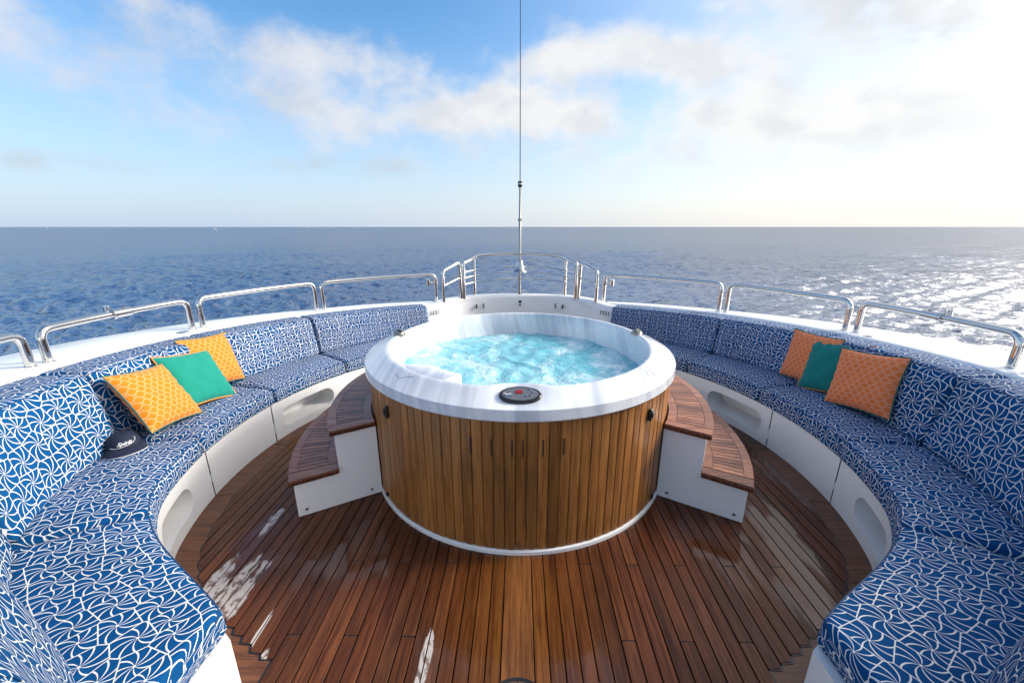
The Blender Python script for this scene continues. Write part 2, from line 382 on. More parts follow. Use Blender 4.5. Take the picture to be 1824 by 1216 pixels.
# ------------------------------------------------------------------ sea
rg = np.random.default_rng(3)
SEA = -8.0
rad = np.concatenate([np.geomspace(11, 380, 480), np.geomspace(440, 60000, 40)])
fr_ = np.linspace(-R(62), R(62), 900); bk = np.linspace(R(62), 2*math.pi-R(62), 80)[1:-1]
th = np.concatenate([fr_, bk])
rr, tt = np.meshgrid(rad, th, indexing='ij')
X, Y = rr*np.sin(tt), rr*np.cos(tt)
Z = np.zeros_like(X)
step = np.gradient(rad)[:, None]
for k in range(90):
    lam = float(np.exp(rg.uniform(math.log(.55), math.log(5.5)))); a = R(200)+rg.normal(0, .42)
    A = .0155*lam**.85*rg.uniform(.5, 1.3); kk = 2*math.pi/lam
    fade = np.clip(1.6-step*3/lam, 0, 1)
    phs = kk*(X*math.sin(a)+Y*math.cos(a))+rg.uniform(0, 6.28)
    Z += fade*A*(np.sin(phs)+.25*np.cos(2*phs))
env = .75+.35*np.sin(X*.05+1.3*np.sin(Y*.021))*np.sin(Y*.043+2)
Z = Z*env+SEA
nr, nc = X.shape
idx = np.arange(nr*nc).reshape(nr, nc); j2 = np.roll(idx, -1, 1)
F = np.stack([idx[:-1], idx[1:], j2[1:], j2[:-1]], -1).reshape(-1, 4)[:, ::1]
me = bpy.data.meshes.new('sea'); me.vertices.add(nr*nc); me.vertices.foreach_set('co', np.stack([X, Y, Z], -1).ravel().astype(np.float32))
me.loops.add(F.size); me.loops.foreach_set('vertex_index', F.ravel().astype(np.int32)); me.polygons.add(len(F))
me.polygons.foreach_set('loop_start', (np.arange(len(F))*4).astype(np.int32)); me.update(calc_edges=True); me.validate()
me.materials.append(M['sea_water']); me.polygons.foreach_set('use_smooth', [True]*len(F))
sea = bpy.data.objects.new('sea', me); C.objects.link(sea); sea['kind'] = 'structure'

# ------------------------------------------------------------------ plan of the seating well (circle about CY, pulled in towards the aisle)
CY = 2.6; RIN = 2.08
def sst(t): t = min(max(t, 0), 1); return t*t*(3-2*t)
def sh(ph): return -.22*sst((ph-112)/33)
def P2(side, r, ph):
    r = r+sh(ph); return (-side*r*math.sin(R(ph)), CY+r*math.cos(R(ph)))
def phe(r, xe=1.03): return 180-math.degrees(math.asin(min(.999, xe/(r-.22))))
def ztop(y): return .93-.05*(max(y, -.2)-2)
SL = [26.5, 57, 78.5, 100, 121, None]; SR = [26.5, 54.5, 75.5, 98.5, 121.5, None]
def phi_at(t, p0, p1, r, xe=1.0): return p0+t*((phe(r, xe) if p1 is None else p1)-p0)

# ------------------------------------------------------------------ deck
dk = MB(); poly = []
for ph in range(0, 361, 4):
    s_ = 1 if ph <= 180 else -1; p_ = ph if ph <= 180 else 360-ph
    r_ = 2.2; poly.append((-s_*r_*math.sin(R(p_)), CY+r_*math.cos(R(p_))))
dk.prism(poly[:-1], -.05, -.001); dk.box((0, -.5, -.03), (2.3, 2.4, .057))
deck = dk.build('deck', 'caulk', flat=True); deck['kind'] = 'structure'
RM = RIN-.12
def margin_piece(side, a0, a1):
    q = MB(); k = max(2, int((a1-a0)/2)+1)
    A = [a0+(a1-a0)*i/(k-1) for i in range(k)]
    q.prism([P2(side, RM-.03, a) for a in A]+[P2(side, RIN+.05, a) for a in A[::-1]], -.03, .002)
    q.build('margin_plank', 'margin_teak', deck, flat=True)
for sd_ in (1, -1):
    cuts = [.3, 30, 60, 81, 99.5, 122, 146.5]
    for a0, a1 in zip(cuts[:-1], cuts[1:]): margin_piece(sd_, a0+.12, a1-.12)
cur = [P2(-1, RM, a) for a in np.linspace(90, 180, 200)]
cx_ = np.array([p[0] for p in cur])[::-1]; cyy = np.array([p[1] for p in cur])[::-1]
def ylo(x): x = abs(x); return float(np.interp(x, cx_, cyy)) if x > 1.06 else -1.2
def yhi(x): x = abs(x); return CY+math.sqrt(max(RM*RM-x*x, 0))
def plank_poly(x0, x1, ya, yb, grow=0.):
    # ya, yb: butt cuts or None (joggled into the margin plank)
    s_ = 1 if (x0+x1) >= 0 else -1; xi, xo = (x0, x1) if s_ > 0 else (x1, x0)   # inner / outer edge
    g = grow; gi, go = xi-s_*g, xo+s_*g
    if ya is None:
        if abs(xo) <= 1.07: lo = [(gi, -1.2), (go, -1.2)]
        else:
            yi_, yo_ = ylo(max(abs(xi), 1.0601)), ylo(xo); st_ = min(.03, .5*(yo_-yi_)+.012)
            lo = [(gi, yi_-.0-g), (go-s_*.014, yo_-st_-g), (go, yo_-g)]
    else: lo = [(gi, ya), (go, ya)]
    if yb is None:
        yi_, yo_ = yhi(xi), yhi(xo); st_ = min(.03, .5*(yi_-yo_)+.012)
        hi = [(go, yo_+g), (go-s_*.014, yo_+st_+g), (gi, yi_+g)]
    else: hi = [(go, yb), (gi, yb)]
    return lo+hi
PW, GAP = .0640, .0052
caulk = MB()
def plank(x0, x1, cuts, mt='deck_teak'):
    a, b_ = x0+GAP/2, x1-GAP/2; ys = [None]+sorted(cuts)+[None]
    for i in range(len(ys)-1):
        ya = None if ys[i] is None else ys[i]+GAP/2; yb = None if ys[i+1] is None else ys[i+1]-GAP/2
        q = MB(); q.prism(plank_poly(a, b_, ya, yb), -.02, .0062); o = q.build('plank', mt, deck, flat=True)
        bm = o.modifiers.new('bevel', 'BEVEL'); bm.width = .0012; bm.segments = 1
    caulk.prism(plank_poly(x0+.0004, x1-.0004, None, None, .006), -.004, .0042)
plank(-.07, .07, [], 'king_teak')
for s_ in (1, -1):
    for k in range(29):
        x0 = .07+k*PW; x1 = x0+PW
        if x1 > RM-.03: break
        cuts = []
        if k % 4 == 0 and k > 0: cuts = [1.73, 3.9]
        elif k % 4 == 2 and k >= 6: cuts = [1.32, 3.1]
        elif k % 4 == 1: cuts = [.5, 4.1]
        else: cuts = [2.6+.2*(k % 3)]
        cuts = [c_ for c_ in cuts if ylo(x1)+.15 < c_ < yhi(x1)-.15]
        plank(*((x0, x1) if s_ > 0 else (-x1, -x0)), cuts)
caulk.build('caulking', 'caulk', deck, flat=True)
hat_ = thing('deck_hatch', (0, 1.02, .006), 'small round teak deck hatch at the bottom edge of the picture', 'hatch')
MB().lathe([(.0, .0005), (.128, .0005), (.140, .004), (.140, -.004), (.0, -.004)], (0, 1.02, .0075), 48).build('rim', 'caulk', hat_)
for i in range(4):
    x0, x1 = -.124+.062*i+.002, -.124+.062*(i+1)-.002; q = []
    for x in np.linspace(x0, x1, 6): q.append((x, 1.02+math.sqrt(max(.124**2-x*x, 0))))
    for x in np.linspace(x1, x0, 6): q.append((x, 1.02-math.sqrt(max(.124**2-x*x, 0))-.0005))
    MB().prism(q, .006, .0135).build('plank', 'margin_teak', hat_, flat=True)

# ------------------------------------------------------------------ coaming and bow bulkhead
def rout(ph):
    xs = [0, 22, 35, 50, 65, 85, 110, 170]; ys = [3.12, 3.16, 3.2, 3.26, 3.42, 3.62, 3.66, 3.66]
    return float(np.interp(ph, xs, ys))
def coaming(side, label):
    rows = []
    for ph in np.linspace(23.5, 161, 90):
        y = P2(side, 2.9, ph)[1]; z = ztop(y)+.012; ro = rout(ph)
        prof = [(2.865, 0), (2.865, z-.035), (2.868, z-.018), (2.878, z-.006), (2.895, z), (ro-.10, z-.012), (ro-.05, z-.022), (ro-.02, z-.045), (ro, z-.09), (ro+.10, -1.2), (ro-.1, -4), (ro-.9, SEA-.6)]
        rows.append([(*P2(side, r, ph), zz) for r, zz in prof])
    q = MB(); q.grid(rows); n_ = len(rows[0])
    q.f.append(tuple(range(n_))); q.f.append(tuple(range(len(rows)*n_-1, (len(rows)-1)*n_-1, -1)))
    return tag(q.build('coaming', 'gelcoat', ang=50), label, 'coaming', 'white coamings round the seating well')
coaming(1, 'broad white coaming behind the sofa with the orange and green pillows, blue sea side')
coaming(-1, 'broad white coaming behind the sofa with the rust and teal pillows, bright sea side')
# bulkhead: rounded recess wall at the bow
half = [(1.20, 4.98), (1.10, 5.08), (1.02, 5.20), (.90, 5.40), (.80, 5.54), (.70, 5.63), (.58, 5.68), (.40, 5.72), (.20, 5.745), (0, 5.75)]
path = [(-x, y) for x, y in half]+[(x, y) for x, y in half[::-1][1:]]
def resample(pts, n_):
    p = np.array(pts, float); d = np.r_[0, np.cumsum(np.hypot(*np.diff(p, axis=0).T))]; t = np.linspace(0, d[-1], n_)
    q = np.c_[np.interp(t, d, p[:, 0]), np.interp(t, d, p[:, 1])]
    for _ in range(6): q[1:-1] = (q[:-2]+2*q[1:-1]+q[2:])/4
    return q
pa = resample(path, 90); tg = np.gradient(pa, axis=0); tg /= np.linalg.norm(tg, axis=1)[:, None]; nrm = np.c_[-tg[:, 1], tg[:, 0]]   # outward
bb = thing('bow_bulkhead', (0, 5.6, 0), 'curved white bulkhead closing the bow behind the hot tub', 'bulkhead')
rows = []
for i in range(len(pa)):
    z = .80 if pa[i][1] > 5.4 else .80-.025*sst((5.4-pa[i][1])/.35)
    prof = [(-.0, 0), (0, z-.05), (.008, z-.022), (.03, z-.004), (.06, z), (.15, z-.006), (.21, z-.02), (.25, z-.06), (.30, -1.5), (.1, -4), (-.6, SEA-.6)]
    rows.append([(pa[i][0]+nrm[i][0]*o, pa[i][1]+nrm[i][1]*o, zz) for o, zz in prof])
MB().grid(rows).build('wall', 'gelcoat', bb, ang=50)
MB().box((.008, 5.744, .70), (.034, .02, .036)).build('vent_hole', 'dark_hole', bb, bevel=.004)
MB().tube([(.008, 5.755, .652), (.008, 5.733, .652)], .015, 16).build('drain_hole', 'screw', bb)
for s_ in (-1, 1):
    MB().box((s_*.62, 5.645, .645), (.012, .05, .055), Matrix.Rotation(-s_*.3, 3, 'Z')).build('hinge_slot', 'dark_hole', bb)
    MB().box((s_*.52, 5.687, .645), (.009, .02, .07), Matrix.Rotation(-s_*.2, 3, 'Z')).build('hinge_slot', 'dark_hole', bb)
    MB().tube([(s_*.97, 5.265, .70), (s_*.86, 5.445, .735), (s_*.745, 5.585, .755)], .004, 6).build('panel_seam', 'scratch_line', bb)
    for i in range(4):
        for j in range(2): MB().box((s_*(1.145-.028*i), 5.018+.032*i, .66+.03*j), (.006, .012, .02), Matrix.Rotation(s_*.8, 3, 'Z')).build('vent_louvre', 'dark_hole', bb)

# ------------------------------------------------------------------ bench bases
def riser_panel(side, a0, a1, parent, cub=None, last=False):
    k = 56; rows_lo = []; z0, z1 = .004, .33; q = MB(); zc, hh = .165, .088
    AA = list(np.linspace(a0, a1, k+1))
    if cub:
        ea = math.degrees(hh/RIN)
        for u in np.linspace(0, math.pi/2, 16): AA += [cub[0]+ea*(1-math.cos(u)), cub[1]-ea*(1-math.cos(u))]
    AA = sorted(set(round(float(a), 4) for a in AA))
    for a in AA:
        x, y = P2(side, RIN, a); pt = lambda z, off=0.: (*P2(side, RIN+off, a), z)
        zl = zu = zc
        if cub:
            c0, c1 = cub; rr_ = hh; am = (c0+c1)/2; sarc = R(a-am)*RIN; hl = R(c1-c0)*RIN/2
            e = abs(sarc)-(hl-rr_)
            if e <= 0: d_ = hh
            elif e < rr_: d_ = math.sqrt(rr_*rr_-e*e)
            else: d_ = 0
            zl, zu = zc-d_, zc+d_
        rows_lo.append([pt(z0), pt(z0+(zl-z0)*.5), pt(zl), pt(zl, .012), pt(zl, .22), pt(zu, .22), pt(zu, .012), pt(zu), pt(zu+(z1-z0-zu)*.5), pt(z1), pt(z1, .06)])
    q.grid(rows_lo)
    return q.build('panel', 'gelcoat', parent, ang=35)
def bench(side, label):
    x, y = P2(side, 2.3, 80)
    t = thing('bench_base', (x, y, 0), label, 'bench', 'white bench bases round the well')
    g = .14
    riser_panel(side, 25, 80-g, t, (61.5, 77.5)); riser_panel(side, 80+g, 99.5-g, t); riser_panel(side, 99.5+g, 123, t, (105.5, 117.5))
    rows = []
    for i in range(15):
        tt_ = i/14
        rows.append([(*P2(side, r, 123.1+tt_*(phe(r)-123.1)), z) for r, z in ((RIN, .004), (RIN, .17), (RIN, .33), (RIN+.06, .33))])
    MB().grid(rows).build('panel', 'gelcoat', t)
    top = []
    for i in range(60):
        tt_ = i/59; top.append([(*P2(side, r, 25+tt_*(phe(r)-25)), .3292) for r in (RIN+.004, 2.3, 2.5, 2.86)])
    MB().grid(top).build('seat_board', 'gelcoat', t)
    ends = [[(*P2(side, r, phe(r)), z) for r in np.linspace(RIN, 2.86, 8)] for z in (.004, .2, .33)]
    MB().grid(ends).build('end_panel', 'gelcoat', t)
    ex, ey = P2(side, RIN+.1, phe(RIN+.1))
    MB().tube([(ex-side*.01, ey-.02, .235), (ex+side*.004, ey-.02, .235)], .008, 10).build('screw', 'screw', t)
    f0 = [[(*P2(side, r, 25), z) for r in (RIN, 2.5, 2.86)] for z in (.004, .33)]
    MB().grid(f0).build('end_panel', 'gelcoat', t)
bench(1, 'curved white bench base with oval cubbies under the orange and green pillows')
bench(-1, 'curved white bench base with oval cubbies under the rust and teal pillows')

# ------------------------------------------------------------------ cushions
def rounded_poly(pts, rads, seg=4):
    out = []; n_ = len(pts)
    for i, p in enumerate(pts):
        p = Vector(p); a = Vector(pts[i-1]); b_ = Vector(pts[(i+1) % n_]); r = rads[i]
        u = (a-p).normalized(); v_ = (b_-p).normalized()
        for k in range(seg+1):
            t = k/seg; q = p+u*r*(1-t)**2+v_*r*t**2; out.append((q.x, q.y))
    return out
def densify(pts, mx=.05):
    out = []
    for i in range(len(pts)):
        a = Vector(pts[i]); b_ = Vector(pts[(i+1) % len(pts)]); k = max(1, int((b_-a).length/mx))
        for j in range(k): out.append(tuple(a+(b_-a)*j/k))
    return out
def cushion(name, side, p0, p1, prof, puff, zscale=None, label='', group='', soft=.028, cat='cushion'):
    prof = densify(prof); cxp = sum(p[0] for p in prof)/len(prof); czp = sum(p[1] for p in prof)/len(prof)
    per = np.r_[0, np.cumsum([math.dist(prof[i], prof[(i+1) % len(prof)]) for i in range(len(prof))])]
    L = R((phe(2.3) if p1 is None else p1)-p0)*2.3
    g = .004/L; ts = [g, g+.006/L, g+.014/L, g+soft/L]+list(np.linspace(.06, .94, 22))+[1-g-soft/L, 1-g-.014/L, 1-g-.006/L, 1-g]
    ins = [soft, soft*.45, soft*.15, 0]+[0]*22+[0, soft*.15, soft*.45, soft]
    rows, uvs = [], []; ph0 = rnd.uniform(0, 9); ph1 = rnd.uniform(0, 9)
    for t, d_ in zip(ts, ins):
        row = []
        for k, (r, z) in enumerate(prof+[prof[0]]):
            dr, dz_ = r-cxp, z-czp; ln = math.hypot(dr, dz_) or 1
            kx = max(abs(dr)-d_, 0)*math.copysign(1, dr); kz = max(abs(dz_)-d_, 0)*math.copysign(1, dz_)
            rr_, zz = cxp+kx, czp+kz
            bul = puff*(4*t*(1-t))**.5
            un = .004*math.sin(9*t+ph0+7*r)*math.sin(11*r+ph1)
            if name == 'seat_cushion':
                if z > czp: zz += bul*max(0, 1-((r-cxp)/.26)**2)+un
            else:
                if r < cxp: rr_ -= bul*max(0, 1-((z-.66)/.26)**2)+un
            ph = phi_at(t, p0, p1, rr_, .85 if name == 'back_cushion' else 1.05)
            if name == 'back_cushion': rr_ -= .07*sst((ph-128)/16)
            x, y = P2(side, rr_, ph)
            if zscale: zz = zscale(zz, y)
            row.append((x, y, zz)); uvs.append((R(ph)*2.3*side+(3 if side < 0 else 0)+(1.37 if name == 'back_cushion' else 0), per[min(k, len(per)-1)]))
        rows.append(row)
    q = MB(); q.grid(rows); q.uv = uvs; nn = len(rows[0])
    pm = prof+[prof[0]]
    if name == 'seat_cushion': box_ = lambda r, z: z < .445
    else: box_ = lambda r, z: z > .885 or r > 2.8
    bj = [box_((pm[j][0]+pm[j+1][0])/2, (pm[j][1]+pm[j+1][1])/2) for j in range(nn-1)]
    q.f.append(tuple(range(nn-2, -1, -1))); e = (len(rows)-1)*nn; q.f.append(tuple(range(e, e+nn-1)))
    o = tag(q.build(name, 'pinwheel_fabric', ang=75), label, cat, group); o['_o'] = (0, 0, 0)
    ul = o.data.uv_layers[0].data; du, dv = rnd.uniform(.03, .08), rnd.uniform(.03, .08)
    for fi, pl in enumerate(o.data.polygons):
        if fi < (len(rows)-1)*(nn-1) and bj[fi % (nn-1)]:
            for li in pl.loop_indices: ul[li].uv = (ul[li].uv[0]+du, ul[li].uv[1]+dv)
    js = [j for j in range(1, nn-1) if bj[j] != bj[j-1]]
    js = [min(js, key=lambda j: pm[j][0])]
    for j in js: MB().tube([Vector(r_[j]) for r_ in rows], .0032, 6).build('piping', 'navy_piping', o)
    return o
seat_prof = rounded_poly([(2.07, .333), (2.075, .455), (2.60, .455), (2.60, .333)], [.015, .03, .02, .015])
def bscale(z, y): 
    zt = ztop(y)+.004; return .462+(z-.462)*(zt-.462)/(.90-.462)
back_prof = rounded_poly([(2.50, .464), (2.585, .90), (2.858, .90), (2.858, .464)], [.02, .05, .02, .02])
sn = {1: ['at the bow end of the sofa, blue sea side', 'two places from the bow on the blue sea side', 'under the green and orange pillows', 'with the navy cap at its far edge', 'filling the bottom left corner of the picture'],
      -1: ['at the bow end of the sofa, bright sea side', 'second from the bow on the bright sea side', 'under the teal and rust pillows', 'next nearer than the teal and rust pillows', 'filling the bottom right corner of the picture']}
bn = {1: ['at the bow end of the sofa, blue sea side', 'just bow side of the green and orange pillows', 'behind the green and orange pillows', 'behind the navy cap at the left edge', 'nearest the camera in the bottom left corner'],
      -1: ['at the bow end of the sofa, bright sea side', 'second from the bow on the bright sea side', 'behind the teal and rust pillows', 'along the right edge, nearer than the rust pillows', 'nearest the camera in the bottom right corner']}
for side, S in ((1, SL), (-1, SR)):
    for i in range(5):
        cushion('seat_cushion', side, S[i], S[i+1], seat_prof, .022, None, 'blue pinwheel seat cushion '+sn[side][i], 'blue and white seat cushions')
        cushion('back_cushion', side, S[i], S[i+1], back_prof, .02, bscale, 'blue pinwheel back cushion '+bn[side][i], 'blue and white back cushions', soft=.075 if i == 4 else .028)

# ------------------------------------------------------------------ hot tub
TC = (0, 2.87)
tub = thing('hot_tub', (0, 2.87, .006), 'round wood clad hot tub full of bubbling turquoise water', 'hot tub')
def tubp(r, ang, z): return (r*math.sin(R(ang)), 2.87-r*math.cos(R(ang)), z)     # ang 0 faces the camera
prof = [(1.06, .80), (1.096, .822), (1.102, .830), (1.099, .886), (1.096, .889), (1.05, .906), (.995, .927), (.970, .938), (.955, .943), (.940, .943), (.928, .936), (.920, .92), (.914, .90), (.905, .84), (.896, .76), (.885, .70), (.82, .52), (.78, .46), (.50, .44), (.46, .40), (.44, .16), (.40, .13), (.0, .13)]
seg = 160; rows = []
for r, z in prof:
    row = []
    for k in range(seg):
        a = -180+360*k/seg; rr_, zz = r, z; bmp = math.exp(-(a/9.5)**4)
        if .88 < r < .975 and z > .75: rr_ -= .060*bmp*(1 if z > .9 else .9); 
        if .975 <= r < 1.06 and z > .9: rr_ -= .02*bmp; zz -= .012*bmp
        row.append(tubp(rr_, a, zz))
    rows.append(row)
MB().grid(rows, closed_u=True).build('shell', 'acrylic', tub, ang=24)
q = MB(); wr = []
nr_, na = 46, 150
for i in range(nr_+1):
    r = .902*i/nr_; row = []
    for k in range(na):
        a = 2*math.pi*k/na; x, y = r*math.cos(a), r*math.sin(a)
        z = .745+.005*math.sin(9*x+4*math.sin(5*y))*math.cos(8*y+2*math.sin(7*x))+.004*math.sin(19*x-13*y+3*math.sin(6*x))+.0035*math.sin(31*y+9*x+2*math.sin(11*x))+.003*math.sin(47*x+31*y+3*math.sin(13*y))
        row.append((x, 2.87+y, z))
    wr.append(row)
MB().grid(wr, closed_u=True).build('water', 'tub_water', tub, ang=180)
MB().lathe([(1.03, .006), (1.090, .006), (1.090, .028), (1.086, .032), (1.03, .032)], (0, 2.87, 0), 120).build('base_band', 'gelcoat', tub)
MB().lathe([(1.056, .03), (1.056, .83)], (0, 2.87, 0), 120).build('liner', 'dark_hole', tub)
# staves share one mesh, turned about the tub's axis
NS = 116; wv_ = 2*math.pi*1.078/NS-.0026; hw = wv_/2
sv = MB()
pr = [(-hw, 1.058), (-hw, 1.0725), (-hw+.003, 1.0765), (0, 1.0785), (hw-.003, 1.0765), (hw, 1.0725), (hw, 1.058)]
rows = [[(x, -r, z) for x, r in pr] for z in (.028, .815)]
sv.grid(rows, closed_u=False); me_stave = sv.mesh('stave', 'cedar', ang=30)
for i in range(NS):
    o = bpy.data.objects.new('stave', me_stave); C.objects.link(o); o.parent = tub
    o.location = (0, 0, 0); o.rotation_euler = (0, 0, 2*math.pi*i/NS+.012); s_ = 1+rnd.uniform(-.0016, .0016); o.scale = (s_, s_, 1)
for a in (-13.4, -7.5, -1.8, 1.1, 6.7, 12.5):
    o = MB().box((0, -1.0795, .665), (.0055, .003, .092+rnd.uniform(-.008, .008))).add([], []).v
    q = MB(); rot = Matrix.Rotation(R(a), 3, 'Z'); q.box(rot @ Vector((0, -1.0785, 0))+Vector((0, 2.87, .665)), (.0065, .004, .095), rot); q.build('vent_slot', 'dark_hole', tub)
for a, z in ((-45.8, .705), (44.2, .712)):
    rot = Matrix.Rotation(R(a), 3, 'Z'); q = MB()
    q.box(rot @ Vector((0, -1.087, 0))+Vector((0, 2.87, z)), (.030, .02, .075), rot); o = q.build('latch', 'black_plastic', tub, bevel=.008)
    q = MB(); q.box(rot @ Vector((0, -1.100, 0))+Vector((0, 2.87, z+.006)), (.022, .012, .034), rot); q.build('latch_catch', 'black_plastic', o, bevel=.004)
for a in (-52.5, 53):
    q = MB(); p = Vector(tubp(1.075, a, .065)); d_ = (Vector(tubp(1.09, a, .065))-p); q.tube([p, p+d_], .014, 14); q.build('drain_cap', 'black_plastic', tub)
rot = Matrix.Rotation(0, 3, 'Z'); MB().box((0, 2.87-1.0805, .064), (.042, .004, .022)).build('rating_plate', 'screw', tub)
# control panel on the bump
tilt = Matrix.Rotation(R(17), 3, 'X'); cc = Vector(tubp(.982, .4, .918))
def ell(rx, ry, z, k=40): return [cc+tilt @ Vector((rx*math.cos(2*math.pi*i/k), ry*math.sin(2*math.pi*i/k), z)) for i in range(k)]
q = MB(); q.grid([ell(.110, .062, -.02), ell(.110, .062, .004), ell(.106, .059, .009), ell(.097, .052, .011), ell(.093, .049, .0095)], closed_u=True)
cp = q.build('control_panel', 'black_plastic', tub)
q = MB(); e_ = ell(.095, .051, .010); q.add(e_, [tuple(range(len(e_)))]); q.build('face_plate', 'panel_face', cp)
q = MB(); q.box(cc+tilt @ Vector((-.006, .012, .0125)), (.034, .022, .003), tilt); q.build('display', 'led', cp)
for x, y in ((.05, .034), (.068, .012), (.034, -.016), (.054, -.012)):
    q = MB(); q.tube([cc+tilt @ Vector((x, y, .010)), cc+tilt @ Vector((x, y, .0145))], .0065, 12); q.build('button', 'steel', cp)
q = MB(); q.tube([cc+tilt @ Vector((-.085+.036*t+.0, -.006+.008*math.sin(t*12)*(1 if t < .45 else -.8), .0125)) for t in np.linspace(0, 1.2, 24)], .0016, 5); q.build('logo', 'white_print', cp)
q = MB(); q.box(cc+tilt @ Vector((-.062, -.018, .0122)), (.018, .005, .001), tilt); q.build('logo_bar', 'blue_print', cp)
# air valves, filter block, rim emblems
for a, rr_ in ((-97, .945), (101, .945)):
    p = Vector(tubp(rr_, a, .942)); q = MB()
    q.lathe([(0, .026), (.026, .025), (.036, .020), (.040, .008), (.046, .004), (.048, -.008)], p, 24); o = q.build('air_valve', 'screw', tub)
    q = MB(); q.box(p+Vector((0, 0, .03)), (.055, .014, .012), Matrix.Rotation(R(a*.4), 3, 'Z')); q.build('valve_grip', 'black_plastic', o, bevel=.004)
q = MB(); rows = []
for a in np.linspace(-62, -27, 22):
    t = (a+62)/35; hgt_ = .925-.02*(1-t); r0 = .92-.17*sst(t*2.2); 
    dep_ = [(.925, .76), (.925, hgt_-.004), (.91, hgt_+.006), (r0+.03, hgt_+.004), (r0+.008, hgt_-.008), (r0, hgt_-.03), (r0, .70)]
    rows.append([tubp(r, a, z) for r, z in dep_])
q.grid(rows); k = len(rows[0]); q.f.append(tuple(range((len(rows)-1)*k, len(rows)*k))); q.build('filter_cover', 'acrylic', tub, ang=50, bevel=.012)
def rimz(r): return float(np.interp(r, [.94, .955, .995, 1.05, 1.088], [.943, .943, .927, .906, .891]))
for pts in ([(-46, 1.00), (-43.5, 1.01), (-42, 1.02), (-41, 1.0), (-39.5, .985), (-37.5, .98)], [(44, 1.02), (46.5, 1.035), (48, 1.02), (49.5, .985), (51, .965), (51.6, 1.0), (51.2, 1.03), (49, 1.05), (44, 1.02)], [(51.4, 1.02), (53, 1.03), (55, 1.01)]):
    d_ = resample([(a, r*60) for a, r in pts], 40)
    MB().tube([tubp(r/60, a, rimz(r/60)+.0008) for a, r in d_], .0016, 5).build('emblem', 'scratch_line', tub)

# ------------------------------------------------------------------ steps beside the tub
def steps(side, label, tm):
    A0, A1 = 59.2, 128.
    def sp(r, a, z): return (-side*r*math.sin(R(a)), 2.87-r*math.cos(R(a)), z)
    x, y, _ = sp(1.35, 90, 0)
    t = thing('step_unit', (x, y, .006), label, 'steps', 'curved step units beside the hot tub')
    q = MB(); outl = [(1.086, .010), (1.595, .010), (1.595, .247), (1.335, .247), (1.335, .512), (1.086, .512)]
    rows = [[sp(r, a, z) for r, z in outl] for a in np.linspace(A0, A1, 30)]
    q.grid(rows, closed_u=True); q.f.append(tuple(range(6))); q.f.append(tuple(range(29*6+5, 29*6-1, -1)))
    q.build('box', 'gelcoat', t, ang=30)
    for r_, z_ in ((1.15, .05), (1.545, .05)):
        p = Vector(sp(r_, A0, z_)); d_ = (Vector(sp(r_, A0-1, z_))-p).normalized()
        MB().tube([p-d_*.002, p+d_*.003], .009, 12).build('screw', 'screw', t)
    def tread(r0, r1, z0, z1):
        a0, a1 = A0-1.0, A1+.6
        def sector(ra, rb, aa, ab, k, zz0=z0, zz1=z1):
            A = np.linspace(aa, ab, k); return [sp(ra, a, 0)[:2] for a in A]+[sp(rb, a, 0)[:2] for a in A[::-1]]
        q = MB(); q.prism(sector(r0, r1, a0, a1, 30), z0, z1-.006); tr_ = q.build('tread', 'nosing', t, flat=True, bevel=.006)
        bw = .055
        for ra, rb in ((r1-bw, r1-.003), (r0+.003, r0+bw)):
            cs = np.linspace(a0+3.4, a1-3, 4)
            for c0, c1 in zip(cs[:-1], cs[1:]):
                q = MB(); q.prism(sector(ra, rb, c0+.12, c1-.12, 10), z1-.012, z1); q.build('border', tm, tr_, flat=True)
        q = MB(); A_ = [sp(r0+.003, a0+.15, 0)[:2], sp(r1-.003, a0+.15, 0)[:2], sp(r1-.003, a0+3.2, 0)[:2], sp(r1-bw, a0+3.2, 0)[:2], sp(r0+bw, a0+3.2, 0)[:2], sp(r0+.003, a0+3.2, 0)[:2]]
        q.prism(A_, z1-.012, z1); q.build('border', tm, tr_, flat=True)
        q = MB(); q.prism(sector(r0+.003, r1-.003, a1-2.8, a1-.15, 4), z1-.012, z1); q.build('border', tm, tr_, flat=True)
        q = MB(); q.prism(sector(r0+bw-.004, r1-bw+.004, a0+3.3, a1-2.9, 26), z1-.011, z1-.003); q.build('caulking', 'caulk', tr_, flat=True)
        rm = (r0+r1)/2; da = math.degrees(.042/rm); na_ = int((a1-2.9-a0-3.4)/da)
        for i in range(na_):
            aa = a0+3.4+da*i; gp = math.degrees(.0032/rm)
            q = MB(); q.prism(sector(r0+bw+.003, r1-bw-.003, aa+gp, aa+da-gp, 3), z1-.012, z1); q.build('slat', tm, tr_, flat=True)
    tread(1.335, 1.62, .247, .285); tread(1.088, 1.365, .512, .550)
steps(1, 'white step unit with shaded teak treads, blue sea side of the hot tub', 'tread_teak')  # same tread wood on both sides; the tub shades these from the sun
steps(-1, 'white step unit with pale sunlit teak treads, bright sea side of the hot tub', 'tread_teak')

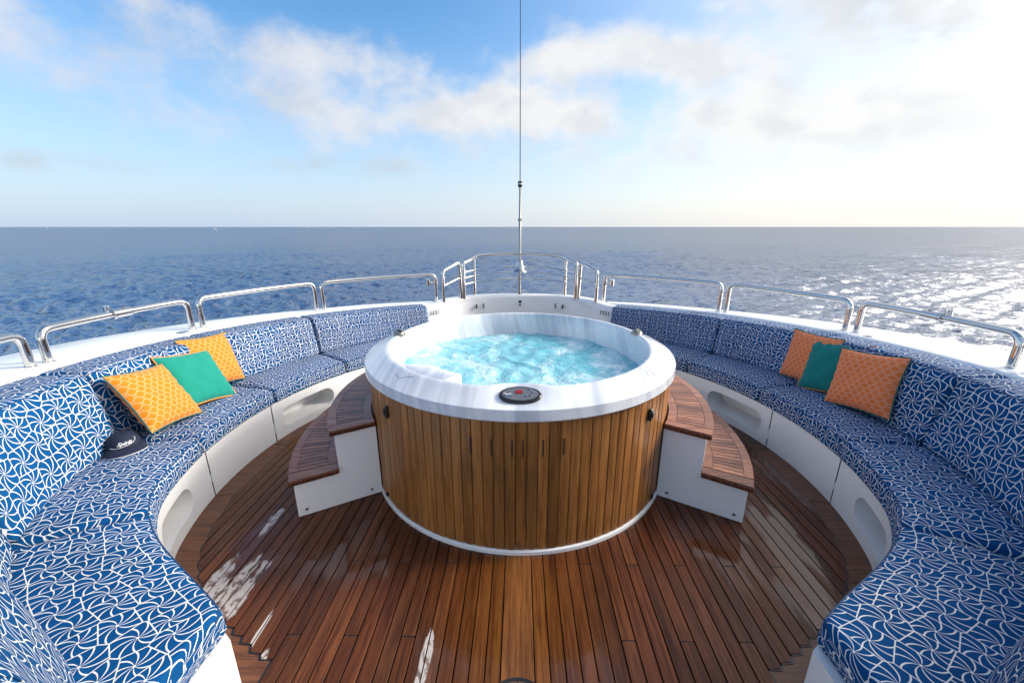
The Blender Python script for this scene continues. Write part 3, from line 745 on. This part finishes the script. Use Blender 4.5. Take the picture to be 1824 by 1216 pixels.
# ------------------------------------------------------------------ pillows
def pillow(corners, mt, pip, label, dz_=0., group='square scatter pillows'):
    c4 = [Vector(c_)+Vector((0, 0, dz_)) for c_ in corners]; cen = sum(c4, Vector())/4
    ux = ((c4[1]-c4[0])+(c4[2]-c4[3])).normalized(); uz = ((c4[0]-c4[3])+(c4[1]-c4[2])); uz = (uz-ux*uz.dot(ux)).normalized(); un = ux.cross(uz).normalized()
    S_ = .215; n_ = 26; q = MB(); uvs = []; cr = rnd.uniform(0, 9)
    def shape(u, v_):
        k = 1-.055*(1-u*u)*abs(v_)**2.0*0; ex = 1-.07*(1-v_*v_)*abs(u)**3*0
        x = u*(1-.075*(1-v_*v_)); z = v_*(1-.075*(1-u*u))
        th_ = .078*max(0, (1-u**4)*(1-v_**4))**.62
        crk = .011*math.sin(7*u+cr)*math.sin(6*v_+2*cr)*(1-u*u)*(1-v_*v_)
        ed = abs(u)**6+abs(v_)**6
        pk = .012*math.sin(19*(u if abs(v_) > abs(u) else v_)+cr)*min(ed, 1)*(1-min(abs(u), abs(v_))**2)*max(0, 1-max(abs(u), abs(v_))**12)
        return x, z, th_+crk, pk
    for sgn in (-1, 1):
        rows = []
        for i in range(n_+1):
            row = []
            for j in range(n_+1):
                u = -1+2*j/n_; v_ = -1+2*i/n_; u = math.copysign(abs(u)**.8, u); v_ = math.copysign(abs(v_)**.8, v_)
                x, z, th_, pk = shape(u, v_)
                row.append(cen+ux*x*S_+uz*z*S_+un*sgn*(th_ if sgn < 0 else th_*.75)+un*pk)
                uvs.append((x*S_, z*S_))
            rows.append(row)
        q.grid(rows if sgn > 0 else [r[::-1] for r in rows])
    # uv order follows reversed rows on the front
    uv2 = []; k = n_+1
    for i in range(k): uv2 += uvs[i*k:(i+1)*k][::-1]
    q.uv = uv2+uvs[k*k:]
    o = tag(q.build('pillow', mt, ang=180), label, 'pillow', group)
    pts = []
    for u, v_ in [(-1+2*i/24, -1) for i in range(24)]+[(1, -1+2*i/24) for i in range(24)]+[(1-2*i/24, 1) for i in range(24)]+[(-1, 1-2*i/24) for i in range(24)]:
        x, z, _, _ = shape(u, v_); pts.append(cen+ux*x*S_*1.004+uz*z*S_*1.004)
    o['_o'] = (0, 0, 0)
    MB().tube(pts, .0045, 6, closed=True).build('piping', pip, o)
pillow([(-2.47,2.16,.88),(-2.50,2.58,.82),(-2.26,2.54,.47),(-2.23,2.12,.54)], 'orange_fabric', 'green_piping', 'orange hexagon pillow leaning beside the navy cap', .01)
pillow([(-2.56,2.58,.85),(-2.50,2.99,.78),(-2.27,2.90,.445),(-2.33,2.49,.51)], 'green_fabric', 'orange_piping', 'plain green pillow between two orange pillows', .02)
pillow([(-2.62,2.86,.90),(-2.54,3.26,.86),(-2.40,3.20,.48),(-2.48,2.80,.52)], 'orange_fabric', 'green_piping', 'orange hexagon pillow behind the green pillow', .01)
pillow([(2.45,3.46,.87),(2.56,3.06,.88),(2.47,3.02,.47),(2.36,3.42,.46)], 'rust_fabric', 'green_piping', 'rust orange hexagon pillow behind the teal pillow', .012)
pillow([(2.47,3.25,.83),(2.64,2.88,.87),(2.52,2.78,.49),(2.35,3.15,.45)], 'teal_fabric', 'orange_piping', 'plain teal pillow between two rust orange pillows', .015)
pillow([(2.45,2.92,.85),(2.57,2.52,.90),(2.46,2.44,.50),(2.33,2.84,.45)], 'rust_fabric', 'green_piping', 'rust orange hexagon pillow in front of the teal pillow', .02)

# ------------------------------------------------------------------ cap
cb = Vector((-2.37, 2.08, .478)); fw = Vector((.72, -.69, 0)).normalized(); sdv = Vector((-fw.y, fw.x, 0)); sdv = Vector((0, 0, 1)).cross(fw)
cap = thing('baseball_cap', tuple(cb), 'navy baseball cap with white script lying on the seat beside an orange pillow', 'cap')
def capp(a, e):
    rx, ry, rz = .098, .086, .086
    return cb+fw*(rx*math.cos(a)*math.cos(e)**.8)+sdv*(ry*math.sin(a)*math.cos(e)**.8)+Vector((0, 0, 1))*(rz*math.sin(e)+.012)
q = MB(); q.grid([[capp(2*math.pi*k/40, e) for k in range(40)] for e in np.linspace(-.1, math.pi/2-.02, 14)], closed_u=True); q.build('crown', 'navy_cotton', cap, ang=180)
rows = []
for t in np.linspace(0, 1, 8):
    row = []
    for k in range(21):
        a = R(-68+136*k/20); rr_ = 1+.62*t*math.cos(a*1.25)**.6 if abs(a*1.25) < math.pi/2 else 1
        p = capp(a, -.1); d_ = p-cb; d_.z = 0
        row.append(cb+Vector((d_.x, d_.y, 0))*rr_*.995+Vector((0, 0, .024-.016*t-.03*math.sin(a)**2*t*.6)))
    rows.append(row)
q = MB(); q.grid(rows); br = q.build('brim', 'navy_cotton', cap, ang=180); sm = br.modifiers.new('t', 'SOLIDIFY'); sm.thickness = .004
MB().tube([p+Vector((0, 0, -.002)) for p in rows[-1]], .0022, 5).build('brim_edge', 'white_print', br)
tcv = bpy.data.curves.new('script', 'FONT'); tcv.body = 'Spirit'; tcv.size = .036; tcv.shear = .45; tcv.extrude = .0; tcv.align_x = 'CENTER'; tcv.offset = .0006
tmp = bpy.data.objects.new('script', tcv); C.objects.link(tmp); dg = bpy.context.evaluated_depsgraph_get(); tm_ = bpy.data.meshes.new_from_object(tmp.evaluated_get(dg)); bpy.data.objects.remove(tmp)
q = MB(); vs = []
for v_ in tm_.vertices:
    a = v_.co.x/.092; e = .42+v_.co.y/.105
    p = capp(a, e); c0 = cb+Vector((0, 0, .03)); vs.append(p+(p-c0).normalized()*.0018)
q.add(vs, [tuple(p.vertices) for p in tm_.polygons]); q.build('script', 'white_print', cap, flat=True)
MB().tube([capp(a/.092, .42+z/.105)+(capp(a/.092, .42+z/.105)-cb).normalized()*.002 for a, z in resample([(-.075, -.012), (-.05, -.018), (.0, -.010), (.045, .0), (.072, .018), (.078, .032), (.07, .036)], 24)], .0013, 5).build('flourish', 'white_print', cap)

# ------------------------------------------------------------------ rails
def fillet(pts, rads, seg=8):
    out = [Vector(pts[0])]
    for i in range(1, len(pts)-1):
        p = Vector(pts[i]); u = (Vector(pts[i-1])-p); v_ = (Vector(pts[i+1])-p); ang_ = u.angle(v_)
        if ang_ > 2.8: out.append(p); continue
        r = min(rads/math.tan(ang_/2), u.length*.9, v_.length*.9); a, b_ = p+u.normalized()*r, p+v_.normalized()*r
        for k in range(seg+1):
            t = k/seg; out.append((a*(1-t)+p*t)*(1-t)*1.0+(p*(1-t)+b_*t)*t)
    out.append(Vector(pts[-1])); return out
def rail(side, a0, a1, label, clamp=None, bracket=None, zt=1.13):
    r = 3.02
    def fp(a):
        x, y = P2(side, r, a); return x, y
    x0, y0 = fp(a0); x1, y1 = fp(a1)
    t = thing('safety_rail', (x0, y0, ztop(y0)), label, 'railing', 'stainless hoop rails on the coaming')
    lean = .02
    pts = [(x0, y0, ztop(y0)-.02)]
    k = 10
    for i in range(k+1): pts.append((*fp(a0+(a1-a0)*i/k), zt))
    pts.append((x1, y1, ztop(y1)-.02))
    MB().tube(fillet(pts, .075), .0245, 16).build('hoop', 'steel', t, ang=60)
    for (x, y) in ((x0, y0), (x1, y1)):
        MB().lathe([(.026, .0), (.034, .0), (.034, .006), (.026, .010)], (x, y, ztop(y)+.003), 20).build('foot_flange', 'steel', t)
    if clamp:
        p = Vector((*fp(clamp), zt)); p2 = Vector((*fp(clamp+1.), zt)); d_ = (p2-p).normalized(); out = Vector((p.x, p.y-CY, 0)).normalized()
        o = MB().tube([p-d_*.055, p+d_*.055], .034, 18).build('clamp', 'steel', t)
        MB().tube([p+d_*.062, p+d_*.078], .040, 18).build('clamp_collar', 'steel', o)
        MB().tube([p+d_*.068+Vector((0, 0, .02)), p+d_*.068+out*.035+Vector((0, 0, .038))], .016, 10).build('clamp_arm', 'steel', o)
        MB().tube([p+d_*.068+out*.035+Vector((0, 0, .012)), p+d_*.068+out*.035+Vector((0, 0, .058))], .023, 14).build('clamp_knob', 'steel', o)
        MB().box(p-d_*.02+Vector((0, 0, .034)), (.016, .016, .012)).build('bolt', 'screw', o)
    if bracket:
        x, y = fp(bracket); o = MB().tube([(x, y, .98), (x, y, 1.07)], .034, 16).build('bracket_clamp', 'steel', t)
        dxy = Vector(fp(bracket+2.))-Vector(fp(bracket)); dxy.normalize()
        MB().tube([(x+dxy.x*.03, y+dxy.y*.03, 1.03), (x+dxy.x*.10, y+dxy.y*.10, 1.03)], .012, 8).build('bracket_arm', 'steel', o)
        MB().tube([(x+dxy.x*.10, y+dxy.y*.10, .985), (x+dxy.x*.10, y+dxy.y*.10, 1.075)], .030, 16).build('rod_holder', 'steel', o)
for side, nm in ((1, 'blue sea side'), (-1, 'bright sea side')):
    rail(side, 22.3, 49.6, 'stainless hoop rail nearest the bow with a small bracket, '+nm, None, 22.3)
    rail(side, 51.2, 73.2, 'stainless hoop rail second from the bow, '+nm)
    rail(side, 75.0, 94.8, 'stainless hoop rail with a clamp on its top bar, '+nm, 84.5)
    rail(side, 96.8, 118, 'stainless hoop rail cut off by the picture edge, '+nm)
for s_, nm in ((1, 'left'), (-1, 'right')):
    x, y = P2(s_, 2.96, 77.5 if s_ > 0 else 78.0)
    MB_ = MB(); MB_.lathe([(.0, .006), (.028, .006), (.034, .003), (.036, 0), (.046, .004), (.05, .0), (.05, -.01)], (x, y, ztop(y)+.012), 28)
    tag(MB_.build('deck_filler', 'steel'), 'round steel filler cap flush in the %s' % ('coaming behind the orange pillows' if s_ > 0 else 'coaming behind the rust pillows'), 'filler cap')

# bow pulpit
br_ = thing('bow_rail', (0, 5.7, .8), 'raised stainless pulpit rail round the bow', 'railing')
zb = .80; zr = 1.385
path2 = [(-.78, 5.58), (-.72, 5.66), (-.60, 5.76), (-.40, 5.83), (-.20, 5.865), (0, 5.875), (.20, 5.865), (.40, 5.83), (.60, 5.76), (.72, 5.66), (.78, 5.58)]
pp = resample(path2, 40)
def zrise(x): return zr-.03*(abs(x)/.6)**2 if abs(x) < .6 else zr-.03-.10*(abs(x)-.6)/.2
MB().tube(fillet([(-.785, 5.57, zb-.03), (-.785, 5.57, 1.27)]+[(x, y, zrise(x)) for x, y in pp[1:-1]]+[(.785, 5.57, 1.27), (.785, 5.57, zb-.03)], .03, 4), .0245, 14).build('top_rail', 'steel', br_, ang=60)
for s_ in (-1, 1):
    MB().tube([(s_*.655, 5.755, zb-.03), (s_*.655, 5.755, 1.335)], .023, 14).build('post', 'steel', br_)
    MB().tube(fillet([(s_*1.02, 5.27, .76), (s_*1.02, 5.27, 1.185), (s_*.835, 5.52, 1.285), (s_*.82, 5.54, .78)], .05, 6), .0245, 14).build('gate_hoop', 'steel', br_, ang=60)
    MB().tube([(s_*1.02, 5.27, .99), (s_*.835, 5.52, 1.07)], .011, 8).build('wire', 'steel', br_)
for zo in (.97, 1.06, 1.14):
    MB().tube([(x*.985, y*1.0, zo+.06*(1-(abs(x)/.785)**2)) for x, y in pp], .010, 8).build('wire', 'steel', br_)

# staff with whip aerial and bell
SY = 5.83
st_ = thing('mast_staff', (0, SY, .8), 'slim steel staff with whip aerial standing at the bow', 'mast')
MB().lathe([(.0, .78), (.034, .78), (.034, .80), (.0185, .81), (.0185, 1.84), (.016, 1.845), (.016, 2.30), (.0, 2.30)], (0, SY, 0), 20).build('pole', 'pole_steel', st_)
MB().lathe([(.016, 1.825), (.030, 1.83), (.030, 1.86), (.016, 1.865)], (0, SY, 0), 18).build('collar', 'pole_steel', st_)
MB().lathe([(.0, 2.27), (.022, 2.27), (.031, 2.285), (.031, 2.305), (.0, 2.307)], (0, SY, 0), 18).build('aerial_base', 'black_plastic', st_)
MB().lathe([(.0, 2.307), (.033, 2.307), (.033, 2.318), (.0, 2.318)], (0, SY, 0), 18).build('aerial_ring', 'white_print', st_)
MB().lathe([(.0, 2.318), (.032, 2.318), (.030, 2.345), (.008, 2.352), (.0, 2.352)], (0, SY, 0), 18).build('aerial_cap', 'black_plastic', st_)
MB().tube([(0, SY, 2.34), (-.004, SY, 3.6), (-.012, SY, 5.2), (-.02, SY, 6.8)], [.0065, .0058, .005, .003], 8).build('whip_aerial', 'gloss_panel', st_)
MB().lathe([(.0, 1.30), (.022, 1.30), (.042, 1.29), (.050, 1.265), (.056, 1.22), (.066, 1.18), (.086, 1.15), (.108, 1.135), (.110, 1.128), (.100, 1.130), (.06, 1.17), (.045, 1.25), (.0, 1.28)], (0, SY-.045, .0), 32).build('bell_body', 'bell_steel')
bo = bpy.data.objects['bell_body']; bo.name = 'bell'; tag(bo, 'flared silver bell hanging on the bow staff', 'bell')

# ------------------------------------------------------------------ boats on the horizon
def boat(dx_, dy_, d, hgt_, label, sail=True):
    x, y = dx_*d, dy_*d
    t = thing('sailing_boat' if sail else 'motor_boat', (x, y, SEA), label, 'boat', 'boats far out on the horizon'); L = hgt_*.8
    q = MB(); rows = []
    for u in np.linspace(-1, 1, 9):
        wd = .16*L*(1-abs(u)**2.2)+.02; rows.append([(x+u*L/2, y-wd, SEA+.9+.2*u*u), (x+u*L/2, y-wd*.5, SEA-.3), (x+u*L/2, y+wd*.5, SEA-.3), (x+u*L/2, y+wd, SEA+.9+.2*u*u)])
    q.grid(rows, closed_u=True); q.build('hull', 'gelcoat', t)
    if sail:
        MB().tube([(x, y, SEA+.8), (x, y, SEA+hgt_)], .12, 6).build('mast', 'steel', t)
        q = MB(); q.prism([(0, 0), (1, 0), (0, 1)], 0, .02); q.v = [(x-.2-a*L*.45, y+c_*3+.6*a*(1-a), SEA+1.6+b_*(hgt_-1.8)) for a, b_, c_ in q.v]; q.build('main_sail', 'sail', t)
        q = MB(); q.prism([(0, 0), (1, 0), (0, 1)], 0, .02); q.v = [(x+.3+a*L*.42, y+c_*3+.4*a, SEA+1.4+b_*(hgt_-3)) for a, b_, c_ in q.v]; q.build('jib', 'sail', t)
    else:
        MB().box((x, y, SEA+1.8), (L*.4, L*.18, 1.8)).build('cabin', 'gelcoat', t, bevel=.3)
boat(-.59992, .80006, 1400, 13, 'largest white sailing boat on the horizon, far left')
boat(-.56411, .8257, 3300, 15, 'tiny white sailing boat just right of the largest one')
boat(-.76008, .64983, 2600, 11, 'tiny white sailing boat on the horizon nearest the left edge')
boat(-.45868, .8886, 3600, 15, 'tiny white boat on the horizon above the second rail hoop')
boat(-.16283, .98665, 2800, 8, 'tiny white motor boat left of the bow staff', False)
boat(-.03533, .99938, 6500, 22, 'faint sailing boat close to the left of the bow staff')
boat(.18882, .98201, 6800, 22, 'faint sailing boat right of the bow staff')

for o in bpy.data.objects:
    if '_o' in o: del o['_o']
sc.render.engine = 'CYCLES'
